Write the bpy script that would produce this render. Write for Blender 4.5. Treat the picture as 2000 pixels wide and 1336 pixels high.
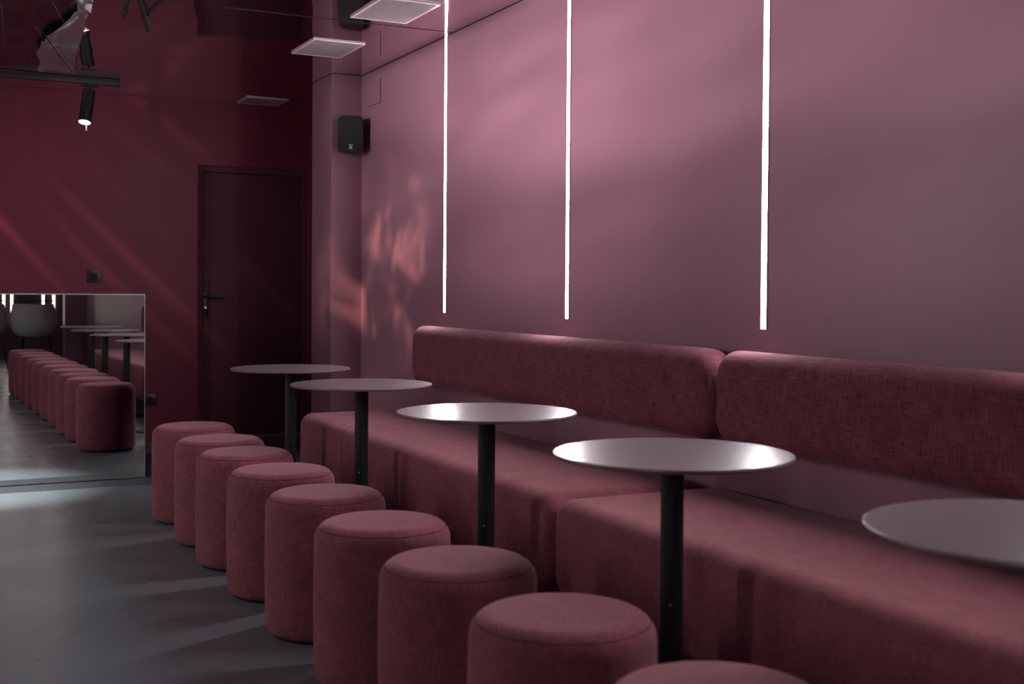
import bpy, bmesh, math, random
from mathutils import Vector, Matrix, noise as mnoise

for o in list(bpy.data.objects):
    bpy.data.objects.remove(o, do_unlink=True)
scene = bpy.context.scene
col = scene.collection

# ------------------------------------------------------------------ camera
CAM_H = 1.17
yaw, pit, roll = 0.4604, -0.02, 0.0072
fw = Vector((math.sin(yaw)*math.cos(pit), math.cos(yaw)*math.cos(pit), math.sin(pit)))
r = Vector((math.cos(yaw), -math.sin(yaw), 0)); u = r.cross(fw)
r2 = math.cos(roll)*r + math.sin(roll)*u
u2 = -math.sin(roll)*r + math.cos(roll)*u
cd = bpy.data.cameras.new('camera'); cam = bpy.data.objects.new('camera', cd); col.objects.link(cam)
m = Matrix((r2, u2, -fw)).transposed().to_4x4(); m.translation = Vector((0, 0, CAM_H))
cam.matrix_world = m
cd.sensor_width = 36; cd.lens = 2336.5/2000*36; cd.shift_y = -55.5/2000
cd.clip_start = 0.05; cd.clip_end = 100
cd.dof.use_dof = True; cd.dof.focus_distance = 5.6; cd.dof.aperture_fstop = 3.2
scene.camera = cam

# ------------------------------------------------------------------ world, exposure
w = bpy.data.worlds.new('world'); scene.world = w; w.use_nodes = True
w.node_tree.nodes['Background'].inputs[0].default_value = (0.010, 0.008, 0.009, 1)
w.node_tree.nodes['Background'].inputs[1].default_value = 1.0
vs = scene.view_settings
vs.view_transform = 'Standard'; vs.look = 'None'; vs.gamma = 1; vs.exposure = 0.36; vs.use_curve_mapping = False
scene.cycles.sample_clamp_indirect = 3.0
scene.cycles.caustics_reflective = False

LED_POWER = 132.0          # radiance of the wall light lines
LEFT_LED_POWER = 155.0
BACK_LED_POWER = 4.0
SPOT_WATT = 60.0*9.2

# ------------------------------------------------------------------ materials
MATS = {}
def mat(name, color, rough=0.5, metallic=0.0, spec=0.5, emit=None, estr=0.0, coat=0.0):
    if name in MATS: return MATS[name]
    ma = bpy.data.materials.new(name); ma.use_nodes = True
    b = ma.node_tree.nodes['Principled BSDF']
    b.inputs['Base Color'].default_value = (*color, 1)
    b.inputs['Roughness'].default_value = rough
    b.inputs['Metallic'].default_value = metallic
    b.inputs['Specular IOR Level'].default_value = spec
    b.inputs['Coat Weight'].default_value = coat
    if emit:
        b.inputs['Emission Color'].default_value = (*emit, 1)
        b.inputs['Emission Strength'].default_value = estr
    MATS[name] = ma
    return ma
def N(ma, t, **kw):
    n = ma.node_tree.nodes.new(t)
    for k, v in kw.items(): setattr(n, k, v)
    return n
def L(ma, a, b): ma.node_tree.links.new(a, b)
def bsdf(ma): return ma.node_tree.nodes['Principled BSDF']

def fabric(name, c_dark, c_lite, bump=0.35, k=1.45):
    ma = mat(name, c_lite, rough=0.92, spec=0.15); b = bsdf(ma)
    b.inputs['Sheen Weight'].default_value = 0.18
    b.inputs['Sheen Roughness'].default_value = 0.45
    b.inputs['Sheen Tint'].default_value = (1.0, 0.72, 0.78, 1)
    uv = N(ma, 'ShaderNodeTexCoord')
    outs = []
    for sc in ((16*k, 270*k, 1), (270*k, 16*k, 1)):
        mp = N(ma, 'ShaderNodeMapping'); mp.inputs['Scale'].default_value = sc
        L(ma, uv.outputs['UV'], mp.inputs['Vector'])
        nz = N(ma, 'ShaderNodeTexNoise'); nz.inputs['Scale'].default_value = 1.0; nz.inputs['Detail'].default_value = 2
        L(ma, mp.outputs[0], nz.inputs['Vector']); outs.append(nz.outputs['Fac'])
    ad = N(ma, 'ShaderNodeMath', operation='ADD'); L(ma, outs[0], ad.inputs[0]); L(ma, outs[1], ad.inputs[1])
    hf = N(ma, 'ShaderNodeMath', operation='MULTIPLY'); L(ma, ad.outputs[0], hf.inputs[0]); hf.inputs[1].default_value = 0.5
    rp = N(ma, 'ShaderNodeValToRGB'); rp.color_ramp.elements[0].position = 0.40; rp.color_ramp.elements[1].position = 0.60
    rp.color_ramp.elements[0].color = (*c_dark, 1); rp.color_ramp.elements[1].color = (*c_lite, 1)
    L(ma, hf.outputs[0], rp.inputs[0])
    # large soft wear
    nz = N(ma, 'ShaderNodeTexNoise'); nz.inputs['Scale'].default_value = 9; nz.inputs['Detail'].default_value = 3
    L(ma, uv.outputs['Object'], nz.inputs['Vector'])
    mr = N(ma, 'ShaderNodeMapRange'); mr.inputs[1].default_value = .3; mr.inputs[2].default_value = .7; mr.inputs[3].default_value = .86; mr.inputs[4].default_value = 1.1
    L(ma, nz.outputs['Fac'], mr.inputs[0])
    mx = N(ma, 'ShaderNodeMix', data_type='RGBA', blend_type='MULTIPLY'); mx.inputs[0].default_value = 1
    L(ma, rp.outputs[0], mx.inputs[6]); L(ma, mr.outputs[0], mx.inputs[7]); L(ma, mx.outputs[2], b.inputs['Base Color'])
    bp = N(ma, 'ShaderNodeBump'); bp.inputs['Strength'].default_value = bump; bp.inputs['Distance'].default_value = 0.002
    L(ma, hf.outputs[0], bp.inputs['Height']); L(ma, bp.outputs[0], b.inputs['Normal'])
    return ma

def paint(name, color, rough, var=0.06, bump=0.03, spec=0.5, scale=3.0, coat=0.0):
    ma = mat(name, color, rough=rough, spec=spec, coat=coat); b = bsdf(ma)
    b.inputs['Coat Roughness'].default_value = 0.12
    tc = N(ma, 'ShaderNodeTexCoord')
    nz = N(ma, 'ShaderNodeTexNoise'); nz.inputs['Scale'].default_value = scale; nz.inputs['Detail'].default_value = 4
    L(ma, tc.outputs['Object'], nz.inputs['Vector'])
    mr = N(ma, 'ShaderNodeMapRange'); mr.inputs[1].default_value = .3; mr.inputs[2].default_value = .7; mr.inputs[3].default_value = 1-var; mr.inputs[4].default_value = 1+var
    L(ma, nz.outputs['Fac'], mr.inputs[0])
    mx = N(ma, 'ShaderNodeMix', data_type='RGBA', blend_type='MULTIPLY'); mx.inputs[0].default_value = 1
    mx.inputs[6].default_value = (*color, 1); L(ma, mr.outputs[0], mx.inputs[7]); L(ma, mx.outputs[2], b.inputs['Base Color'])
    n2 = N(ma, 'ShaderNodeTexNoise'); n2.inputs['Scale'].default_value = 60; n2.inputs['Detail'].default_value = 2
    L(ma, tc.outputs['Object'], n2.inputs['Vector'])
    bp = N(ma, 'ShaderNodeBump'); bp.inputs['Strength'].default_value = bump; bp.inputs['Distance'].default_value = 0.01
    L(ma, n2.outputs['Fac'], bp.inputs['Height']); L(ma, bp.outputs[0], b.inputs['Normal'])
    return ma

M_WALL = paint('pink_satin_paint', (0.335, 0.166, 0.220), 0.36, var=0.03, bump=0.012, scale=1.4, spec=0.36)
M_ENDWALL = paint('burgundy_paint', (0.175, 0.031, 0.053), 0.42, var=0.06, bump=0.02, scale=1.6, spec=0.18)
M_DOOR = paint('burgundy_door_paint', (0.130, 0.044, 0.060), 0.55, var=0.05, bump=0.02, spec=0.06)
M_DARKWALL = paint('dark_back_paint', (0.10, 0.045, 0.055), 0.5)
M_FABRIC = fabric('dusty_rose_linen', (0.168, 0.048, 0.063), (0.285, 0.090, 0.113))
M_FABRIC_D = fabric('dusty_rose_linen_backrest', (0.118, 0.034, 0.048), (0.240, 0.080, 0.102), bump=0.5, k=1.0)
M_SEAM = mat('seam_thread', (0.09, 0.028, 0.038), 0.95, spec=0.1)
M_BLACK = paint('black_powder_coat', (0.009, 0.009, 0.011), 0.5, var=0.1, bump=0.02, spec=0.3)
M_BLACKPL = paint('black_plastic', (0.010, 0.010, 0.011), 0.4, var=0.1, bump=0.05)
M_RUBBER = mat('black_rubber', (0.008, 0.008, 0.008), 0.8)
M_TABLE = paint('mauve_satin_laminate', (0.15, 0.118, 0.131), 0.26, var=0.03, bump=0.004, spec=0.75)
M_TABEDGE = mat('table_edge_band', (0.16, 0.10, 0.10), 0.4)
M_LED = mat('led_diffuser', (0.9, 0.9, 0.9), 0.5, emit=(1.0, 0.93, 0.97), estr=LED_POWER)
M_LEDWARM = mat('led_diffuser_warm', (0.9, 0.9, 0.9), 0.5, emit=(1.0, 0.86, 0.80), estr=BACK_LED_POWER)
M_LEDLEFT = mat('led_diffuser_left', (0.9, 0.9, 0.9), 0.5, emit=(1.0, 0.92, 0.94), estr=LEFT_LED_POWER)
M_ALU = mat('pale_aluminium', (0.62, 0.56, 0.58), 0.35, metallic=0.8)
M_GRILLE = mat('pale_pink_grille_paint', (0.62, 0.50, 0.54), 0.35)
M_GAP = mat('shadow_gap', (0.02, 0.012, 0.014), 0.8)
M_MIRROR = mat('mirror_glass', (0.80, 0.82, 0.82), 0.0, metallic=1.0)
M_MIRROREDGE = mat('mirror_polished_edge', (0.55, 0.62, 0.60), 0.15, metallic=0.6)
M_GREY = paint('grey_upholstery', (0.36, 0.35, 0.36), 0.8, var=0.1, bump=0.05)
M_LENS = mat('lit_spot_lens', (1, 1, 1), 0.4, emit=(1.0, 0.95, 0.90), estr=6.0)
M_WHITE = mat('white_print', (0.7, 0.7, 0.7), 0.5)
M_STEEL = mat('brushed_steel', (0.5, 0.5, 0.5), 0.3, metallic=1.0)
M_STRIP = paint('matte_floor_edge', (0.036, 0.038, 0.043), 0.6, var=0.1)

# polished concrete / epoxy floor
def floor_mat():
    ma = mat('grey_resin_floor', (0.12, 0.135, 0.15), 0.25, spec=0.6); b = bsdf(ma)
    tc = N(ma, 'ShaderNodeTexCoord')
    nz = N(ma, 'ShaderNodeTexNoise'); nz.inputs['Scale'].default_value = 1.1; nz.inputs['Detail'].default_value = 2; nz.inputs['Roughness'].default_value = .5
    L(ma, tc.outputs['Object'], nz.inputs['Vector'])
    rp = N(ma, 'ShaderNodeValToRGB'); e = rp.color_ramp.elements
    e[0].position = .3; e[0].color = (0.140, 0.163, 0.184, 1); e[1].position = .72; e[1].color = (0.152, 0.176, 0.198, 1)
    L(ma, nz.outputs['Fac'], rp.inputs[0]); L(ma, rp.outputs[0], b.inputs['Base Color'])
    mr = N(ma, 'ShaderNodeMapRange'); mr.inputs[3].default_value = .24; mr.inputs[4].default_value = .32
    n3 = N(ma, 'ShaderNodeTexNoise'); n3.inputs['Scale'].default_value = 2.2; n3.inputs['Detail'].default_value = 2
    L(ma, tc.outputs['Object'], n3.inputs['Vector']); L(ma, n3.outputs['Fac'], mr.inputs[0]); L(ma, mr.outputs[0], b.inputs['Roughness'])
    n2 = N(ma, 'ShaderNodeTexNoise'); n2.inputs['Scale'].default_value = 5; n2.inputs['Detail'].default_value = 2
    L(ma, tc.outputs['Object'], n2.inputs['Vector'])
    bp = N(ma, 'ShaderNodeBump'); bp.inputs['Strength'].default_value = 0.0; bp.inputs['Distance'].default_value = 0.01
    return ma
M_FLOOR = floor_mat()
M_CEIL = mat('glossy_stretch_ceiling', (0.88, 0.78, 0.82), 0.045, metallic=1.0, spec=0.8)
M_FOIL = mat('silver_foil', (0.50, 0.48, 0.49), 0.20, metallic=0.75)
M_FOILBLACK = mat('black_foil', (0.05, 0.055, 0.055), 0.2, metallic=0.9)

# ------------------------------------------------------------------ mesh helpers
def uvbox(me):
    uv = me.uv_layers.new(name='UVMap')
    for p in me.polygons:
        n = p.normal; ax = max(range(3), key=lambda i: abs(n[i]))
        a, b = [(1, 2), (0, 2), (0, 1)][ax]
        for li in p.loop_indices:
            co = me.vertices[me.loops[li].vertex_index].co
            uv.data[li].uv = (co[a], co[b])
def finish(name, bm, material, parent=None, smooth=True, uv=False, loc=None):
    me = bpy.data.meshes.new(name)
    bmesh.ops.recalc_face_normals(bm, faces=bm.faces)
    bm.to_mesh(me); bm.free()
    if smooth:
        for p in me.polygons: p.use_smooth = True
        try: me.set_sharp_from_angle(angle=math.radians(42))
        except Exception: pass
    if uv and not me.uv_layers: uvbox(me)
    me.materials.append(material)
    o = bpy.data.objects.new(name, me); col.objects.link(o)
    if parent is not None: o.parent = parent
    if loc is not None: o.location = loc
    return o
def add_box(bm, x0, x1, y0, y1, z0, z1, bev=0.0, seg=3):
    vs_ = [bm.verts.new((x, y, z)) for x in (x0, x1) for y in (y0, y1) for z in (z0, z1)]
    f = [(0, 1, 3, 2), (4, 6, 7, 5), (0, 4, 5, 1), (2, 3, 7, 6), (0, 2, 6, 4), (1, 5, 7, 3)]
    fs = [bm.faces.new([vs_[i] for i in q]) for q in f]
    if bev > 0:
        es = set(e for ff in fs for e in ff.edges)
        bmesh.ops.bevel(bm, geom=list(es), offset=bev, segments=seg, profile=0.5, affect='EDGES')
    return bm
def box(name, x0, x1, y0, y1, z0, z1, material, parent=None, bev=0.0, seg=3, uv=False, loc=None):
    bm = bmesh.new(); add_box(bm, x0, x1, y0, y1, z0, z1, bev, seg)
    return finish(name, bm, material, parent, smooth=bev > 0, uv=uv, loc=loc)
def add_lathe(bm, prof, seg=48, uv=False, cap=True):
    rings = []
    lay = bm.loops.layers.uv.new('UVMap') if uv else None
    arc = [0.0]
    for a, b in zip(prof, prof[1:]): arc.append(arc[-1] + math.hypot(b[0]-a[0], b[1]-a[1]))
    rmax = max(p[0] for p in prof)
    for rr, z in prof:
        if rr < 1e-6: rings.append([bm.verts.new((0, 0, z))])
        else: rings.append([bm.verts.new((rr*math.cos(2*math.pi*i/seg), rr*math.sin(2*math.pi*i/seg), z)) for i in range(seg)])
    for k in range(len(prof)-1):
        A, B = rings[k], rings[k+1]
        for i in range(seg):
            j = (i+1) % seg
            if len(A) == 1 and len(B) == 1: continue
            if len(A) == 1: vsx, ids = [A[0], B[i], B[j]], [(k, i), (k+1, i), (k+1, i+1)]
            elif len(B) == 1: vsx, ids = [A[i], A[j], B[0]], [(k, i), (k, i+1), (k+1, i)]
            else: vsx, ids = [A[i], A[j], B[j], B[i]], [(k, i), (k, i+1), (k+1, i+1), (k+1, i)]
            f = bm.faces.new(vsx)
            if uv:
                nz = abs(prof[k+1][1]-prof[k][1]); nr = abs(prof[k+1][0]-prof[k][0])
                for lp, (kk, ii) in zip(f.loops, ids):
                    if nr > nz*1.2: lp[lay].uv = (lp.vert.co.x, lp.vert.co.y)
                    else: lp[lay].uv = (2*math.pi*rmax*ii/seg, arc[kk])
    return bm
def lathe(name, prof, material, parent=None, seg=48, uv=False, loc=None):
    bm = bmesh.new(); add_lathe(bm, prof, seg, uv)
    return finish(name, bm, material, parent, loc=loc)
def add_tube(bm, pts, rad, seg=10):
    rings = []
    pts = [Vector(p) for p in pts]
    for i, p in enumerate(pts):
        t = (pts[min(i+1, len(pts)-1)] - pts[max(i-1, 0)]).normalized()
        a = t.cross(Vector((0, 0, 1)));
        if a.length < 1e-3: a = t.cross(Vector((1, 0, 0)))
        a.normalize(); b = t.cross(a)
        rd = rad[i] if isinstance(rad, (list, tuple)) else rad
        rings.append([bm.verts.new(p + rd*(math.cos(2*math.pi*k/seg)*a + math.sin(2*math.pi*k/seg)*b)) for k in range(seg)])
    for A, B in zip(rings, rings[1:]):
        for k in range(seg): bm.faces.new([A[k], A[(k+1) % seg], B[(k+1) % seg], B[k]])
    bm.faces.new(rings[0][::-1]); bm.faces.new(rings[-1])
    return bm
def tube(name, pts, rad, material, parent=None, seg=10, loc=None):
    bm = bmesh.new(); add_tube(bm, pts, rad, seg)
    return finish(name, bm, material, parent, loc=loc)
def empty(name, loc=(0, 0, 0), rot=(0, 0, 0)):
    o = bpy.data.objects.new(name, None); col.objects.link(o); o.location = loc; o.rotation_euler = rot
    o.empty_display_size = 0.1
    return o
def tag(o, label=None, cat=None, group=None, kind=None):
    if label: o['label'] = label
    if cat: o['category'] = cat
    if group: o['group'] = group
    if kind: o['kind'] = kind
    return o
def structure(o, label=None, cat=None):
    o['kind'] = 'structure'
    if label: o['label'] = label
    if cat: o['category'] = cat
    return o
def copy_tree(o, parent=None):
    c = o.copy(); col.objects.link(c)
    if parent is not None: c.parent = parent
    for ch in list(o.children): copy_tree(ch, c)
    return c

# ------------------------------------------------------------------ room dimensions
XW = 2.675        # right wall
HC = 2.60         # ceiling
YE = 9.28         # end wall
XL = -2.3         # left wall
YB = -5.6         # back wall
XA = 3.02         # alcove wall beyond the pilaster
YP0, YP1, XP = 7.69, 8.13, 2.464

# floor
structure(box('floor', XL, XA, YB, YE, -0.06, 0.0, M_FLOOR), 'grey polished resin floor running the length of the room', 'floor')
# edge strip of matte flooring at the foot of the mirror counter
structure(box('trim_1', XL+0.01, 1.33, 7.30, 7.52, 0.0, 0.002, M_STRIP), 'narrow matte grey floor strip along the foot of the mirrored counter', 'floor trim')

# right wall
structure(box('wall_right', XW, XW+0.12, YB, YP0, 0, HC, M_WALL), 'dusty pink satin wall behind the bench', 'wall')
bm = bmesh.new(); add_box(bm, XP, XA+0.1, YP0+0.0005, YP1, 0, HC, 0.004, 2)
structure(finish('wall_pilaster', bm, M_WALL, smooth=False), 'pink satin pilaster closing the long wall beside the door', 'pilaster')
structure(box('wall_alcove', XA, XA+0.12, YP1, YE, 0, HC, M_ENDWALL), 'burgundy side wall of the alcove by the door', 'wall')
# end wall with door opening
DX0, DX1, DZ = 1.912, 2.793, 2.107
bm = bmesh.new()
add_box(bm, XL, DX0, YE, YE+0.14, 0, HC); add_box(bm, DX0, DX1, YE, YE+0.14, DZ, HC); add_box(bm, DX1, XA+0.12, YE, YE+0.14, 0, HC)
structure(finish('wall_end', bm, M_ENDWALL, smooth=False), 'deep burgundy end wall with the door', 'wall')
structure(box('wall_left', XL-0.12, XL, YB, YE, 0, HC, M_WALL), 'pink wall opposite the bench', 'wall')
structure(box('wall_back', XL, XW, YB-0.12, YB, 0, HC, M_DARKWALL), 'dark wall far behind, seen in the mirror', 'wall')

structure(box('wall_column', 2.39, XW, -4.95, -4.75, 0, HC, M_WALL), 'pink column against the long wall, seen in the mirror', 'column')

# ceiling: glossy film, slightly wavy, real relief
def ceil_z(x, y):
    k = min(1.0, max(0.0, (2.0 - x)/1.1))
    n1 = mnoise.noise(Vector((x*1.1, y*0.8, 3.1))); n2 = mnoise.noise(Vector((x*3.0, y*2.0, 7.7))); n3 = mnoise.noise(Vector((x*13, y*6, 1.7)))
    edge = min(1.0, (XW - x)/0.25) if x < XW else 0.0
    k *= min(1.0, max(0.0, (YE-0.15-y)/0.9))
    return (0.0035*n2 + 0.0016*n3)*edge*(0.35 + 0.65*k) + k*(0.018*n1 + 0.007*n2)
bm = bmesh.new(); nx, ny = 110, 220
g = [[None]*(ny+1) for _ in range(nx+1)]
for i in range(nx+1):
    for j in range(ny+1):
        x = XL + (XA-XL)*i/nx; y = YB + (YE-YB)*j/ny
        g[i][j] = bm.verts.new((x, y, HC + 0.001 + ceil_z(x, y)))
for i in range(nx):
    for j in range(ny): bm.faces.new([g[i][j], g[i][j+1], g[i+1][j+1], g[i+1][j]])
ceiling = finish('ceiling', bm, M_CEIL)
structure(ceiling, 'mirror-glossy burgundy stretch ceiling', 'ceiling')
structure(box('trim_2', XW-0.002, XW, YB, YP0, HC-0.0025, HC+0.02, M_GAP), 'thin dark shadow gap between pink wall and ceiling', 'trim')
structure(box('trim_3', XP, XW, YP0-0.002, YP0, HC-0.002, HC+0.02, M_GAP), 'thin dark shadow gap above the pilaster', 'trim')
# panel joint across the ceiling
structure(box('trim_4', 1.4, XW-0.01, 6.156, 6.159, HC-0.0012, HC+0.006, M_GAP), 'hairline joint across the glossy ceiling', 'trim')

# ------------------------------------------------------------------ door
door = empty('door_1', (DX0, YE, 0)); structure(door, 'dark burgundy flush door in the end wall', 'door')
W = DX1-DX0
bm = bmesh.new()
add_box(bm, 0, 0.045, 0.04, 0.12, 0, DZ); add_box(bm, W-0.045, W, 0.04, 0.12, 0, DZ); add_box(bm, 0.045, W-0.045, 0.04, 0.12, DZ-0.045, DZ)
finish('door_frame', bm, M_DOOR, door, smooth=False)
leaf = box('door_leaf', 0.049, W-0.049, 0.060, 0.10, 0.012, DZ-0.049, M_DOOR, door, bev=0.003, seg=2)
box('threshold', 0.0, W, -0.012, 0.12, 0.0, 0.014, M_ALU, door, bev=0.003, seg=2)
hp = box('handle_plate', 0.022+0.03, 0.062+0.03, 0.051, 0.061, 0.945, 1.135, M_BLACKPL, leaf, bev=0.004, seg=2)
tube('lever', [(0.072, 0.055, 1.105), (0.072, -0.01, 1.105), (0.085, -0.018, 1.104), (0.12, -0.02, 1.101), (0.205, -0.018, 1.093)], [0.010, 0.010, 0.011, 0.010, 0.011], M_BLACKPL, leaf, seg=12)
lathe_bm = bmesh.new(); add_lathe(lathe_bm, [(0, 0), (0.009, 0), (0.009, 0.004), (0, 0.004)], 16)
for v in lathe_bm.verts: v.co = Vector((v.co.x, -v.co.z, v.co.y))
tag(finish('lock_cylinder', lathe_bm, M_STEEL, leaf, loc=(0.072, 0.051, 1.015)), 'steel lock cylinder')
for z in (0.3, 1.78): box('hinge', W-0.056, W-0.044, 0.043, 0.061, z, z+0.11, M_DOOR, door, bev=0.003, seg=2)

# ------------------------------------------------------------------ wall light lines
def led_strip(y, z0, z1, x, face, label, group, m, wdt=0.027):
    t = empty('led_light_line', (x, y, z0))
    s = face
    bm = bmesh.new()
    for ya, yb in ((-wdt/2-0.002, -wdt/2-0.0001), (wdt/2+0.0001, wdt/2+0.002)): add_box(bm, min(0, s*0.0058), max(0, s*0.0058), ya, yb, 0, z1-z0)
    add_box(bm, min(0, s*0.0058), max(0, s*0.0058), -wdt/2, wdt/2, 0, 0.0025)
    finish('profile', bm, M_ALU, t, smooth=False)
    box('diffuser', min(s*0.0002, s*0.0055), max(s*0.0002, s*0.0055), -wdt/2, wdt/2, 0.003, z1-z0, m, t)
    tag(t, label, 'wall light', group)
    return t
G1 = 'vertical light lines on the pink wall'
SB = 1.0355
names = ['vertical white light line above the far end of the backrest', 'middle vertical white light line on the pink wall',
         'nearest and brightest vertical light line above the second backrest']
for k in range(3): led_strip(6.245-1.4295*k, SB, HC-0.002, XW, -1, names[k], G1, M_LED)
led_strip(6.245-1.4295*3, SB, HC-0.002, XW, -1, 'vertical light line just past the right edge of the frame', G1, M_LED)
# opposite wall carries the same lines; the one behind the camera is added fill
G2 = 'vertical light lines on the opposite wall'
for k, y in enumerate((4.75, 7.2, -0.6)):
    led_strip(y, SB, HC-0.03, XL, 1, ['vertical light line on the opposite wall facing the middle table',
              'vertical light line on the opposite wall nearest the mirrored counter', 'vertical light line on the opposite wall behind the camera'][k], G2, M_LEDLEFT)
# back wall pairs, seen in the mirror
G3 = 'paired light lines on the back wall seen in the mirror'
for k, x in enumerate((2.17, 2.33, 1.58, 1.70)):
    t = empty('led_light_line', (x, YB, 0.55))
    box('profile', -0.020, 0.020, 0, 0.008, 0, HC-0.58, M_ALU, t); box('diffuser', -0.016, 0.016, 0.0082, 0.016, 0.003, HC-0.58, M_LEDWARM, t)
    tag(t, ['left of the right-hand pair of light lines in the mirror', 'rightmost light line seen in the mirror', 'leftmost light line at the mirror edge', 'second light line from the left in the mirror'][k], 'wall light', G3)

# ------------------------------------------------------------------ ceiling grilles
def grille(x0, x1, y0, y1, label):
    t = empty('ceiling_grille', ((x0+x1)/2, (y0+y1)/2, HC))
    hx, hy = (x1-x0)/2, (y1-y0)/2; fwid = 0.010; d = 0.007
    bm = bmesh.new()
    add_box(bm, -hx, hx, -hy, -hy+fwid, -d, 0.0); add_box(bm, -hx, hx, hy-fwid, hy, -d, 0.0)
    add_box(bm, -hx, -hx+fwid, -hy+fwid, hy-fwid, -d, 0.0); add_box(bm, hx-fwid, hx, -hy+fwid, hy-fwid, -d, 0.0)
    finish('grille_frame', bm, M_GRILLE, t, smooth=False)
    box('backing', -hx+fwid, hx-fwid, -hy+fwid, hy-fwid, -0.003, 0.012, M_GAP, t)
    n = 21; s0 = None
    for i in range(n):
        x = -hx+fwid + (2*hx-2*fwid)*(i+0.5)/n
        if s0 is None:
            s0 = box('slat', -0.0030, 0.0030, -hy+fwid, hy-fwid, -0.0062, -0.0047, M_GRILLE, t); s0.location.x = x
        else:
            c = s0.copy(); col.objects.link(c); c.parent = t; c.location.x = x
    tag(t, label, 'ceiling vent', 'slatted ceiling grilles')
grille(2.035, 2.350, 5.565, 6.045, 'large pale slatted ceiling grille nearest the camera, cut by the top of the frame')
grille(2.028, 2.340, 6.670, 7.135, 'pale slatted ceiling grille in the middle, above the pilaster')
grille(2.205, 2.520, 8.93, 9.25, 'thin ceiling grille in the shade above the door')

# ------------------------------------------------------------------ access panel (hairline) on the pink wall
ap = box('access_panel', XW-0.003, XW-0.0002, 7.325, 7.545, 2.375, 2.53, M_WALL)
tag(ap, 'small flush access panel in the pink wall above the speaker', 'wall panel')
box('panel_gap', XW-0.004, XW-0.0002, 7.3225, 7.3245, 2.372, 2.53, M_GAP, ap); box('panel_gap', XW-0.004, XW-0.0002, 7.3225, 7.545, 2.372, 2.3745, M_GAP, ap)

# ------------------------------------------------------------------ speaker
sp = empty('wall_speaker', (2.575, 7.625, 2.185), (0, 0, math.radians(-18.5)))
bm = bmesh.new(); add_box(bm, -0.083, 0.083, -0.110, 0.0, -0.119, 0.119)
es = [e for e in bm.edges if abs((e.verts[0].co-e.verts[1].co).normalized().y) > 0.9]
bmesh.ops.bevel(bm, geom=es, offset=0.036, segments=6, profile=0.5, affect='EDGES')
finish('cabinet', bm, M_BLACKPL, sp)
bm = bmesh.new(); add_box(bm, -0.077, 0.077, -0.122, -0.1095, -0.113, 0.113)
es = [e for e in bm.edges if abs((e.verts[0].co-e.verts[1].co).normalized().y) > 0.9]
bmesh.ops.bevel(bm, geom=es, offset=0.033, segments=6, profile=0.5, affect='EDGES')
gr = finish('front_grille', bm, M_RUBBER, sp)
box('bracket', -0.02, 0.02, -0.001, 0.075, -0.03, 0.03, M_BLACKPL, sp)
def badge_piece(x0, x1, z0, z1): box('badge_mark', x0, x1, -0.1232, -0.1220, z0, z1, M_WHITE, gr)
badge_piece(-0.013, 0.013, -0.0755, -0.0725); badge_piece(-0.012, 0.012, -0.101, -0.0985)
bm = bmesh.new()
vsx = [bm.verts.new((0.009*math.cos(a), -0.1232, -0.093+0.010*math.sin(a))) for a in [math.pi*i/10 for i in range(11)]]
f = bm.faces.new(vsx); ex = bmesh.ops.extrude_face_region(bm, geom=[f]); bmesh.ops.translate(bm, vec=(0, 0.0011, 0), verts=[v for v in ex['geom'] if isinstance(v, bmesh.types.BMVert)])
finish('badge_mark', bm, M_WHITE, gr, smooth=False)
tag(sp, 'small black wall speaker with rounded corners on the pink pilaster', 'speaker')

# ------------------------------------------------------------------ bench and backrests
def soft_box(bm, x0, x1, y0, y1, z0, z1, rc, rf):
    add_box(bm, x0, x1, y0, y1, z0, z1)
    es = [e for e in bm.edges if abs((e.verts[0].co-e.verts[1].co).normalized().x) > 0.9]
    bmesh.ops.bevel(bm, geom=es, offset=rc, segments=8, profile=0.5, affect='EDGES')
    es = [e for e in bm.edges if abs((e.verts[0].co-e.verts[1].co).x) < 1e-5 and (abs(e.verts[0].co.x-x0) < 1e-5 or abs(e.verts[0].co.x-x1) < 1e-5)]
    bmesh.ops.bevel(bm, geom=es, offset=rf, segments=7, profile=0.5, affect='EDGES')
def bench(y0, y1, label, creases):
    t = empty('bench_module', (1.97, (y0+y1)/2, 0)); h = (y1-y0)/2; dpt = XW-1.97
    bm = bmesh.new(); soft_box(bm, 0, dpt-0.004, -h, h, 0.10, 0.45, 0.085, 0.062)
    # soft crown on top
    for v in bm.verts:
        if v.co.z > 0.449:
            fx = max(0, 1-((v.co.x-dpt/2)/(dpt/2))**2); v.co.z += 0.004*fx
    cu = finish('seat_cushion', bm, M_FABRIC, t, uv=True)
    for yc in creases:
        pts = [(0.0-0.0005, yc-(y0+y1)/2, 0.14), (-0.0005, yc-(y0+y1)/2, 0.385)]
        for a in range(0, 91, 15):
            an = math.radians(a); pts.append((0.062-0.0625*math.cos(an), yc-(y0+y1)/2, 0.388+0.0625*math.sin(an)))
        pts.append((dpt-0.1, yc-(y0+y1)/2, 0.4505))
        tube('seam', pts, 0.0016, M_SEAM, cu, seg=6)
    box('plinth', 0.10, dpt-0.006, -h+0.05, h-0.08, 0.0, 0.11, M_ENDWALL, t)
    tag(t, label, 'bench', 'upholstered bench modules along the pink wall')
bench(3.672, 6.76, 'far dusty rose upholstered bench module with a rounded end by the pilaster', (5.953,))
bench(0.60, 3.664, 'near dusty rose upholstered bench module running out of the frame', ())
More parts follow.
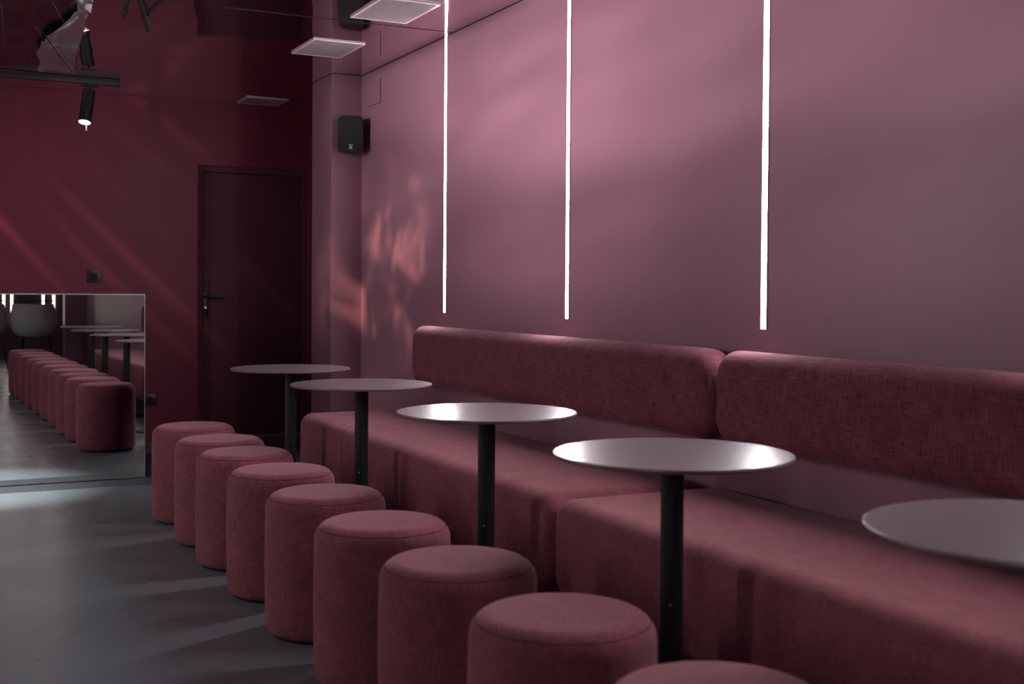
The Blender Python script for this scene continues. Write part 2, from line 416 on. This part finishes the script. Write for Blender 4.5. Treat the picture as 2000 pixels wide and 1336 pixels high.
def backrest(y0, y1, label):
    x0 = 2.535; t = empty('backrest_cushion', (x0, (y0+y1)/2, 0.625)); h = (y1-y0)/2; d = XW-x0
    bm = bmesh.new(); soft_box(bm, 0, d-0.004, -h, h, 0, 0.335, 0.095, 0.058)
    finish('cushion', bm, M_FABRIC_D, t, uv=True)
    box('wall_mount', d-0.006, d, -h+0.2, h-0.2, 0.09, 0.245, M_BLACK, t)
    tag(t, label, 'backrest', 'long padded backrests on the pink wall')
backrest(3.520, 6.44, 'far long padded backrest lit by two light lines')
backrest(0.55, 3.512, 'near long padded backrest in shade at the right of the frame')

# ------------------------------------------------------------------ pedestal tables
def table(y, label, x=1.796):
    R = 0.3193
    t = empty('pedestal_table', (x, y, 0))
    top = lathe('table_top', [(0, 0.740), (R-0.003, 0.740), (R-0.0005, 0.7385), (R-0.0005, 0.7375)], M_TABLE, t, seg=128)
    for p in top.data.polygons: p.use_smooth = False
    lathe('edge_band', [(R-0.0005, 0.7375), (R, 0.734), (R-0.004, 0.729), (R-0.02, 0.727), (0, 0.727)], M_TABEDGE, t, seg=96)
    lathe('top_plate', [(0.0, 0.727), (0.10, 0.727), (0.10, 0.722), (0.03, 0.720), (0, 0.720)], M_BLACK, t, seg=40)
    po = lathe('pole', [(0.0305, 0.722), (0.0305, 0.03)], M_BLACK, t, seg=40)
    lathe('base_disc', [(0, 0.0), (0.155, 0.0), (0.158, 0.004), (0.155, 0.010), (0.05, 0.014), (0.034, 0.03), (0.030, 0.032)], M_BLACK, t, seg=56)
    # small screw cap low on the pole
    tube('screw_cap', [(-0.018, -0.024, 0.34), (-0.0205, -0.027, 0.34)], 0.004, M_STEEL, po, seg=10)
    tag(t, label, 'table', 'round pedestal tables before the bench')
TL = ['small round pedestal table farthest away, in front of the door', 'round pedestal table second from the door, beside the bench end',
      'round pedestal table in the middle with two white reflections', 'large-looking round pedestal table with bright reflections at both rims',
      'nearest round table top cut by the right edge of the frame']
for y, l in zip((6.302, 5.149, 3.816, 2.653), TL): table(y, l)
table(1.516, TL[4], 1.840)

# ------------------------------------------------------------------ poufs
def pouf_master():
    R = 0.204; H = 0.482
    t = empty('pouf', (0, 0, 0))
    rc = 0.052; zc = H-0.004-rc; A0 = 42
    def sh(a, off=0.0): return (R-0.001-rc+(rc+off)*math.cos(math.radians(a)), zc+(rc+off)*math.sin(math.radians(a)))
    side = [(R-0.020, 0.012), (R-0.008, 0.018), (R-0.003, 0.03), (R-0.001, 0.06), (R, 0.15), (R+0.0015, 0.24), (R+0.001, 0.33), (R-0.0005, zc-0.02)]
    side += [sh(a) for a in range(0, A0-4, 6)] + [sh(A0-2), sh(A0, -0.0016)]
    lathe('side_cover', side, M_FABRIC, t, seg=72, uv=True)
    cap = [sh(A0, -0.0016), sh(A0+2)] + [sh(a) for a in range(A0+6, 91, 6)] + [(0.10, H-0.0025), (0.05, H-0.0007), (0, H)]
    lathe('seat_cap', cap, M_FABRIC, t, seg=72, uv=True)
    rs, zs = sh(A0, -0.0010)
    bm = bmesh.new()
    add_tube(bm, [(rs*math.cos(2*math.pi*i/72), rs*math.sin(2*math.pi*i/72), zs) for i in range(73)], 0.0013, 6)
    finish('seam', bm, M_SEAM, t)
    lathe('base', [(0, 0), (R-0.024, 0), (R-0.020, 0.012), (0, 0.012)], M_RUBBER, t, seg=48)
    return t
PY = [6.107, 5.525, 5.047, 4.500, 3.934, 3.371, 2.806, 2.249, 1.69, 1.13]
PL = ['farthest dusty rose pouf, next to the mirrored counter', 'second pouf from the mirrored counter', 'third pouf from the mirrored counter',
      'fourth pouf from the mirrored counter', 'fifth pouf from the mirrored counter, in the middle of the row', 'sixth pouf from the mirrored counter',
      'seventh pouf from the mirrored counter', 'eighth pouf from the mirrored counter, before the large-looking table', 'nearest pouf, only its top showing at the bottom edge',
      'last pouf of the row, seen only in the mirror']
pm = pouf_master()
rnd = random.Random(4)
for i, (y, l) in enumerate(zip(PY, PL)):
    t = pm if i == 0 else copy_tree(pm)
    t.location = (1.244 + (rnd.random()-.5)*0.006, y, 0); t.rotation_euler = (0, 0, rnd.random()*6.28)
    tag(t, l, 'pouf', 'dusty rose poufs in a row')

# ------------------------------------------------------------------ mirrored counter
mc = empty('mirrored_counter', (1.238, 7.545, 0), (0, 0, 0.014))
WM = 2.2
box('body', -WM, -0.004, 0.022, 0.55, 0.0, 1.105, M_BLACK, mc)
mp = box('mirror_panel', -WM, -0.003, 0.0, 0.018, 0.006, 1.121, M_MIRROR, mc)
box('edge_trim', -0.003, 0.001, -0.001, 0.02, 0.006, 1.125, M_MIRROREDGE, mc)
box('counter_top', -WM, 0.0, 0.0005, 0.56, 1.121, 1.127, M_MIRROREDGE, mc)
box('plinth', -WM, 0.16, 0.03, 0.50, 0.0, 0.085, M_BLACK, mc)
tag(mc, 'low mirror-fronted counter standing before the burgundy end wall', 'counter')

# ------------------------------------------------------------------ switch and socket plates
def plate(name, x0, x1, z0, z1, label, sock):
    t = empty(name, ((x0+x1)/2, YE, (z0+z1)/2)); hx, hz = (x1-x0)/2, (z1-z0)/2
    box('frame_plate', -hx, hx, -0.010, 0, -hz, hz, M_BLACKPL, t, bev=0.003, seg=2)
    if sock:
        bm = bmesh.new(); add_lathe(bm, [(0, 0.001), (0.020, 0.001), (0.020, 0.003), (0.024, 0.003), (0.024, 0), (0, 0)], 24)
        for v in bm.verts: v.co = Vector((v.co.x, -0.010-v.co.z, v.co.y))
        finish('socket_insert', bm, M_RUBBER, t)
    else:
        box('rocker', -hx*0.6, hx*0.6, -0.014, -0.010, -hz*0.6, hz*0.6, M_RUBBER, t, bev=0.002, seg=2)
    tag(t, label, 'switch' if not sock else 'socket')
plate('light_switch', 1.108, 1.202, 1.20, 1.293, 'square black light switch on the burgundy wall above the mirror', False)
plate('wall_socket', 1.518, 1.611, 0.276, 0.366, 'black wall socket low on the end wall right of the mirror', True)

# ------------------------------------------------------------------ track and spotlights
def spotlight(name, loc, direction, label, group, watt, ang, blend, energy_col=(1, .95, .9), lens=M_LENS, tag_pull=False):
    d = Vector(direction).normalized()
    t = empty(name, loc)
    box('adapter', -0.055, 0.055, -0.017, 0.017, -0.018, 0.0, M_BLACK, t, bev=0.003, seg=2)
    tube('stem', [(0, 0, -0.016), (0, 0, -0.05), tuple(Vector((0, 0, -0.05))+d*0.02)], 0.008, M_BLACK, t, seg=10)
    Rm = d.to_track_quat('Z', 'Y').to_matrix().to_4x4()
    prof = [(0, 0), (0.036, 0), (0.042, 0.004), (0.042, 0.240), (0.039, 0.243), (0.037, 0.230), (0, 0.230)]
    bm = bmesh.new(); add_lathe(bm, prof, 40); bmesh.ops.transform(bm, matrix=Matrix.Translation((0, 0, -0.045)) @ Rm, verts=bm.verts)
    hd = finish('head', bm, M_BLACK, t)
    bm = bmesh.new(); add_lathe(bm, [(0, 0.2412), (0.0375, 0.2412), (0.0375, 0.2315), (0, 0.2315)], 32); bmesh.ops.transform(bm, matrix=Matrix.Translation((0, 0, -0.045)) @ Rm, verts=bm.verts)
    finish('lens', bm, lens, hd)
    if tag_pull:
        e = Vector((0, 0, -0.045)) + d*0.245
        bm = bmesh.new(); add_tube(bm, [(e.x+.012, e.y, e.z), (e.x+.012, e.y, e.z-0.014)], 0.0012, 6)
        add_tube(bm, [(e.x+.012, e.y, e.z-0.014), (e.x+.012, e.y, e.z-0.026), (e.x+.012, e.y, e.z-0.045), (e.x+.012, e.y, e.z-0.05)], [0.002, 0.005, 0.003, 0.006], 8)
        finish('pull_tag', bm, M_WHITE, hd)
    tag(t, label, 'spotlight', group)
    if watt > 0:
        ld = bpy.data.lights.new('spot_beam', 'SPOT'); ld.energy = watt; ld.spot_size = math.radians(ang); ld.spot_blend = blend
        ld.shadow_soft_size = 0.035; ld.color = energy_col
        lo = bpy.data.objects.new('spot_beam', ld); col.objects.link(lo); lo.parent = t
        lo.location = Vector((0, 0, -0.045)) + d*0.25
        lo.rotation_euler = d.to_track_quat('-Z', 'Y').to_euler()
        return t, ld
    return t, None
def track(name, x0, x1, y0, y1, z0, z1, label):
    t = empty(name, ((x0+x1)/2, (y0+y1)/2, z1)); a, b = (x1-x0)/2, (y1-y0)/2
    box('rail', -a, a, -b, b, z0-z1, -0.0, M_BLACK, t, bev=0.002, seg=2)
    if x1-x0 > y1-y0: box('end_cap', a, a+0.004, -b, b, z0-z1, 0, M_BLACKPL, t)
    else: box('end_cap', -a, a, b, b+0.004, z0-z1, 0, M_BLACKPL, t)
    tag(t, label, 'light track')
track('light_track', -1.2, 1.252, 8.643, 8.677, 2.558, 2.5995, 'black light track under the ceiling above the mirror')
spotlight('track_spotlight', (1.05, 8.66, 2.5585), (-0.17, -0.30, -1.0), 'black cylindrical track spotlight with a glowing end above the mirror', 'track spotlights', 4, 60, 0.8, tag_pull=True)

# added unseen second track beyond the left edge; its spots brighten walls and floor
track('light_track', -1.02, -0.985, -1.0, 7.2, 2.550, 2.585, 'long black light track over the aisle beyond the left edge')
def gobo(ld, col_, scale, rot, lo_, hi_, dist=1.5, detail=2.0, floor_=0.0):  # noise in the added beams stands in for caustics, bands and streaks
    ld.use_nodes = True; nt = ld.node_tree; em = nt.nodes['Emission']; em.inputs['Color'].default_value = (*col_, 1)
    tc = nt.nodes.new('ShaderNodeTexCoord'); sx = nt.nodes.new('ShaderNodeSeparateXYZ'); nt.links.new(tc.outputs['Normal'], sx.inputs[0])
    dx = nt.nodes.new('ShaderNodeMath'); dx.operation = 'DIVIDE'; nt.links.new(sx.outputs[0], dx.inputs[0]); nt.links.new(sx.outputs[2], dx.inputs[1])
    dy = nt.nodes.new('ShaderNodeMath'); dy.operation = 'DIVIDE'; nt.links.new(sx.outputs[1], dy.inputs[0]); nt.links.new(sx.outputs[2], dy.inputs[1])
    cb = nt.nodes.new('ShaderNodeCombineXYZ'); nt.links.new(dx.outputs[0], cb.inputs[0]); nt.links.new(dy.outputs[0], cb.inputs[1])
    mp = nt.nodes.new('ShaderNodeMapping'); mp.vector_type = 'TEXTURE'; mp.inputs['Rotation'].default_value = (0, 0, rot)
    mp.inputs['Scale'].default_value = (1/scale[0], 1/scale[1], 1); nt.links.new(cb.outputs[0], mp.inputs[0])
    nz = nt.nodes.new('ShaderNodeTexNoise'); nz.inputs['Scale'].default_value = 1; nz.inputs['Detail'].default_value = detail; nz.inputs['Distortion'].default_value = dist
    nt.links.new(mp.outputs[0], nz.inputs['Vector'])
    mr = nt.nodes.new('ShaderNodeMapRange'); mr.interpolation_type = 'SMOOTHSTEP'; mr.inputs[1].default_value = lo_; mr.inputs[2].default_value = hi_; mr.inputs[3].default_value = floor_; nt.links.new(nz.outputs['Fac'], mr.inputs[0])
    nt.links.new(mr.outputs[0], em.inputs['Strength'])
WA = [((-1.0, 5.9), (XW, 5.5, 2.68), 33), ((-1.0, 5.6), (XW, 6.9, 2.15), 20), ((-1.0, 4.3), (XW, 4.6, 2.66), 34), ((-1.0, 2.6), (XW, 2.9, 2.66), 20)]  # added unseen spots that brighten the pink wall
WL = ['track spotlight over the aisle aimed at the far light line', 'track spotlight over the aisle aimed at the access panel by the pilaster', 'track spotlight over the aisle aimed at the middle light line', 'track spotlight over the aisle aimed at the near light line']
for (p, tg, wt), l in zip(WA, WL):
    lo = Vector((p[0], p[1], 2.551)); _, ld = spotlight('track_spotlight', lo, Vector(tg)-lo+Vector((0, 0, 0.05)), l, 'track spotlights', wt*SPOT_WATT/60, 34 if p[1] == 5.6 else 62, 1.0)
    gobo(ld, (1.0, 0.92, 0.96), (1.6, 7.0), 0.12, 0.40, 0.62, 0.3, 1.0, 0.5)

lo = Vector((-1.0, 6.9, 2.551)); spotlight('track_spotlight', lo, Vector((0.30, 7.28, 0))-lo, 'track spotlight over the aisle aimed at the foot of the mirrored counter', 'track spotlights', 700, 28, 1.0, (0.90, 1.0, 0.97))  # added unseen spot, makes the bright band on the floor

lo = Vector((-1.0, 5.35, 2.551)); _, ld = spotlight('track_spotlight', lo, Vector((XW, 7.22, 1.36))-lo, 'warm patterned track spotlight over the aisle aimed at the wall by the pilaster', 'track spotlights', 800, 24, 1.0)
gobo(ld, (1.0, 0.66, 0.52), (15, 13), 0.5, 0.44, 0.78, 0.9, 4.0)  # added beam, its pattern imitates warm reflected caustics
lo = Vector((-1.0, 6.15, 2.551)); _, ld = spotlight('track_spotlight', lo, Vector((0.7, YE, 1.75))-lo, 'patterned track spotlight over the aisle aimed at the burgundy end wall', 'track spotlights', 170, 52, 1.0)
gobo(ld, (1.0, 0.72, 0.68), (30, 1.3), 0.75, 0.56, 0.74, 0.3, 1.0)  # added beam, its pattern imitates diagonal streaks of light

# ------------------------------------------------------------------ foil film and stubs imitating reflections in the ceiling (upper left)
def lerp_table(tab, y):
    if y <= tab[0][0]: return tab[0][1]
    for (a, b), (c, d) in zip(tab, tab[1:]):
        if a <= y <= c: return b+(d-b)*(y-a)/(c-a)
    return tab[-1][1]
RIGHT = [(5.6, 0.72), (5.96, 0.747), (6.17, 0.773), (6.48, 0.779), (6.94, 0.813), (7.24, 0.829), (7.64, 0.855), (8.20, 0.909)]
LEFTF = [(5.6, 0.62), (6.0, 0.671), (6.32, 0.712), (6.75, 0.679), (7.06, 0.636), (7.54, 0.623), (7.87, 0.673), (8.20, 0.684)]
fo = empty('ceiling_foil', (0.6, 7.0, HC))
def sheet(name, material, xl, xr, y0, y1, zf, nx, ny, thick):
    bm = bmesh.new(); gg = []
    for j in range(ny+1):
        y = y0+(y1-y0)*j/ny; row = []
        for i in range(nx+1):
            sx = i/nx; x = xl(y)+(xr(y)-xl(y))*sx
            yy = y - 0.22*(x-0.9)*(j/ny)
            row.append(bm.verts.new((x-0.6, yy-7.0, zf(x, yy, sx, j/ny))))
        gg.append(row)
    for j in range(ny):
        for i in range(nx): bm.faces.new([gg[j][i], gg[j][i+1], gg[j+1][i+1], gg[j+1][i]])
    ex = bmesh.ops.extrude_face_region(bm, geom=bm.faces[:]); bmesh.ops.translate(bm, vec=(0, 0, thick), verts=[v for v in ex['geom'] if isinstance(v, bmesh.types.BMVert)])
    return finish(name, bm, material, fo)
def z_film(x, y, sx, t):
    p = Vector((x*7.0, y*1.6, 0.3)); rg = 0
    for o_, amp in ((1, .010), (2.3, .004)): rg += amp*(1-abs(mnoise.noise(p*o_+Vector((4.3, 1.2, 2)))*2.2))
    return -0.018-rg
sheet('backing_film', M_FOILBLACK, lambda y: -0.7, lambda y: lerp_table(RIGHT, y)+0.004, 5.6, 8.20, z_film, 60, 90, 0.003)
def z_flap(x, y, sx, t):
    crumple = 0
    for yc, wd, am in ((6.15, .22, 1.0), (7.30, .20, 0.9), (8.08, .16, 1.1)):
        crumple += am*math.exp(-((y-yc)/wd)**2)
    rip = mnoise.noise(Vector((x*26, y*9, 1.0)))*0.020*crumple + 0.016*crumple*math.sin(y*30+x*14)
    soft = 0.004*mnoise.noise(Vector((x*6, y*1.5, 4.0)))
    return -0.046 + rip + soft - 0.010*(2*sx-1)**2
sheet('silver_flap', M_FOIL, lambda y: lerp_table(LEFTF, y), lambda y: lerp_table(RIGHT, y)-0.006, 5.6, 8.18, z_flap, 26, 150, 0.002)
def wire(p0, p1, rad, material, sag=0.012):
    pts = []
    for i in range(13):
        t = i/12; pts.append((p0[0]+(p1[0]-p0[0])*t-0.6, p0[1]+(p1[1]-p0[1])*t-7.0, -0.068-sag*math.sin(math.pi*t)))
    tube('wire', pts, rad, material, fo, seg=6)
wire((0.58, 6.15), (0.82, 7.20), 0.0016, M_STEEL); wire((0.55, 6.75), (0.86, 8.10), 0.0018, M_STEEL); wire((0.56, 6.72), (0.87, 8.06), 0.003, M_BLACKPL, 0.006)
wire((0.36, 6.3), (0.44, 7.4), 0.0012, M_STEEL); wire((0.60, 7.75), (0.67, 8.12), 0.0016, M_STEEL)
tag(fo, 'crumpled black and silver foil with loose wires under the ceiling at the upper left', 'foil')
cs = empty('cable_stubs', (1.0, 6.2, HC))  # solid stubs modelled in place of dark spotlight reflections in the ceiling
def stub(pts, rad, material=M_BLACKPL): tube('cable', [(x-1.0, y-6.2, z) for x, y, z in pts], rad, material, cs, seg=12)
stub([(0.885, 5.78, -0.030), (0.897, 5.89, -0.036), (0.921, 6.16, -0.040), (0.940, 6.36, -0.042), (0.945, 6.43, -0.044)], [0.017, 0.017, 0.016, 0.015, 0.010])
stub([(0.905, 5.75, -0.030), (0.940, 5.95, -0.036), (1.010, 6.24, -0.040), (1.075, 6.52, -0.046), (1.108, 6.66, -0.050)], [0.010, 0.010, 0.012, 0.016, 0.013])
stub([(1.100, 5.62, -0.024), (1.066, 5.83, -0.034), (1.052, 6.09, -0.040), (1.040, 6.25, -0.044)], [0.014, 0.014, 0.013, 0.010])
stub([(0.910, 5.80, -0.046), (0.922, 5.93, -0.050), (0.935, 6.15, -0.048), (0.946, 6.37, -0.050)], 0.0016, M_STEEL)
tag(cs, 'black cable stubs curling down from the glossy ceiling beside the foil', 'cable')

# ------------------------------------------------------------------ tub chairs behind the camera, seen in the mirror
def tub_chair(loc, rz, label):
    t = empty('tub_chair', loc, (0, 0, rz))
    bm = bmesh.new(); seg = 40
    outer, inner = [], []
    prof_o = [(0.10, 0.45), (0.20, 0.47), (0.275, 0.54), (0.305, 0.64), (0.30, 0.76), (0.275, 0.92)]
    prof_i = [(0.255, 0.92), (0.265, 0.76), (0.26, 0.66), (0.255, 0.60)]
    prof = prof_o+prof_i; rings = []
    for rr, z in prof:
        ring = []
        for i in range(seg+1):
            a = math.radians(-62 + (304)*i/seg - 90 + 0)  # opening faces +y
            a = math.radians(118 + 304*i/seg)
            k = 1.0 if z < 0.66 else 1.0
            ring.append(bm.verts.new((rr*math.cos(a), rr*0.96*math.sin(a), z)))
        rings.append(ring)
    for A, B in zip(rings, rings[1:]):
        for i in range(seg): bm.faces.new([A[i], A[i+1], B[i+1], B[i]])
    for k in (0, seg): bm.faces.new([rg_[k] for rg_ in rings])
    finish('shell', bm, M_GREY, t)
    lathe('seat', [(0, 0.46), (0.20, 0.475), (0.262, 0.55), (0.262, 0.60), (0.24, 0.625), (0, 0.635)], M_GREY, t, seg=40)
    for sx in (-1, 1):
        for sy in (-1, 1): tube('leg', [(0.17*sx, 0.17*sy, 0.48), (0.23*sx, 0.23*sy, 0.0)], [0.013, 0.010], M_BLACK, t)
    bm = bmesh.new(); add_tube(bm, [(0.268*math.cos(math.radians(118+304*i/30)), 0.257*math.sin(math.radians(118+304*i/30)), 0.965) for i in range(31)], 0.008, 8)
    for i in range(0, 31, 5):
        a = math.radians(118+304*i/30); add_tube(bm, [(0.268*math.cos(a), 0.257*math.sin(a), 0.915), (0.268*math.cos(a), 0.257*math.sin(a), 0.965)], 0.005, 6)
    finish('top_rail', bm, M_BLACK, t)
    tag(t, label, 'armchair', 'grey tub chairs seen in the mirror')
tub_chair((1.74, -3.0, 0), math.radians(200), 'grey tub chair seen whole in the mirror behind the poufs')
tub_chair((1.10, -3.1, 0), math.radians(150), 'paler tub chair cut by the left edge of the mirror view')
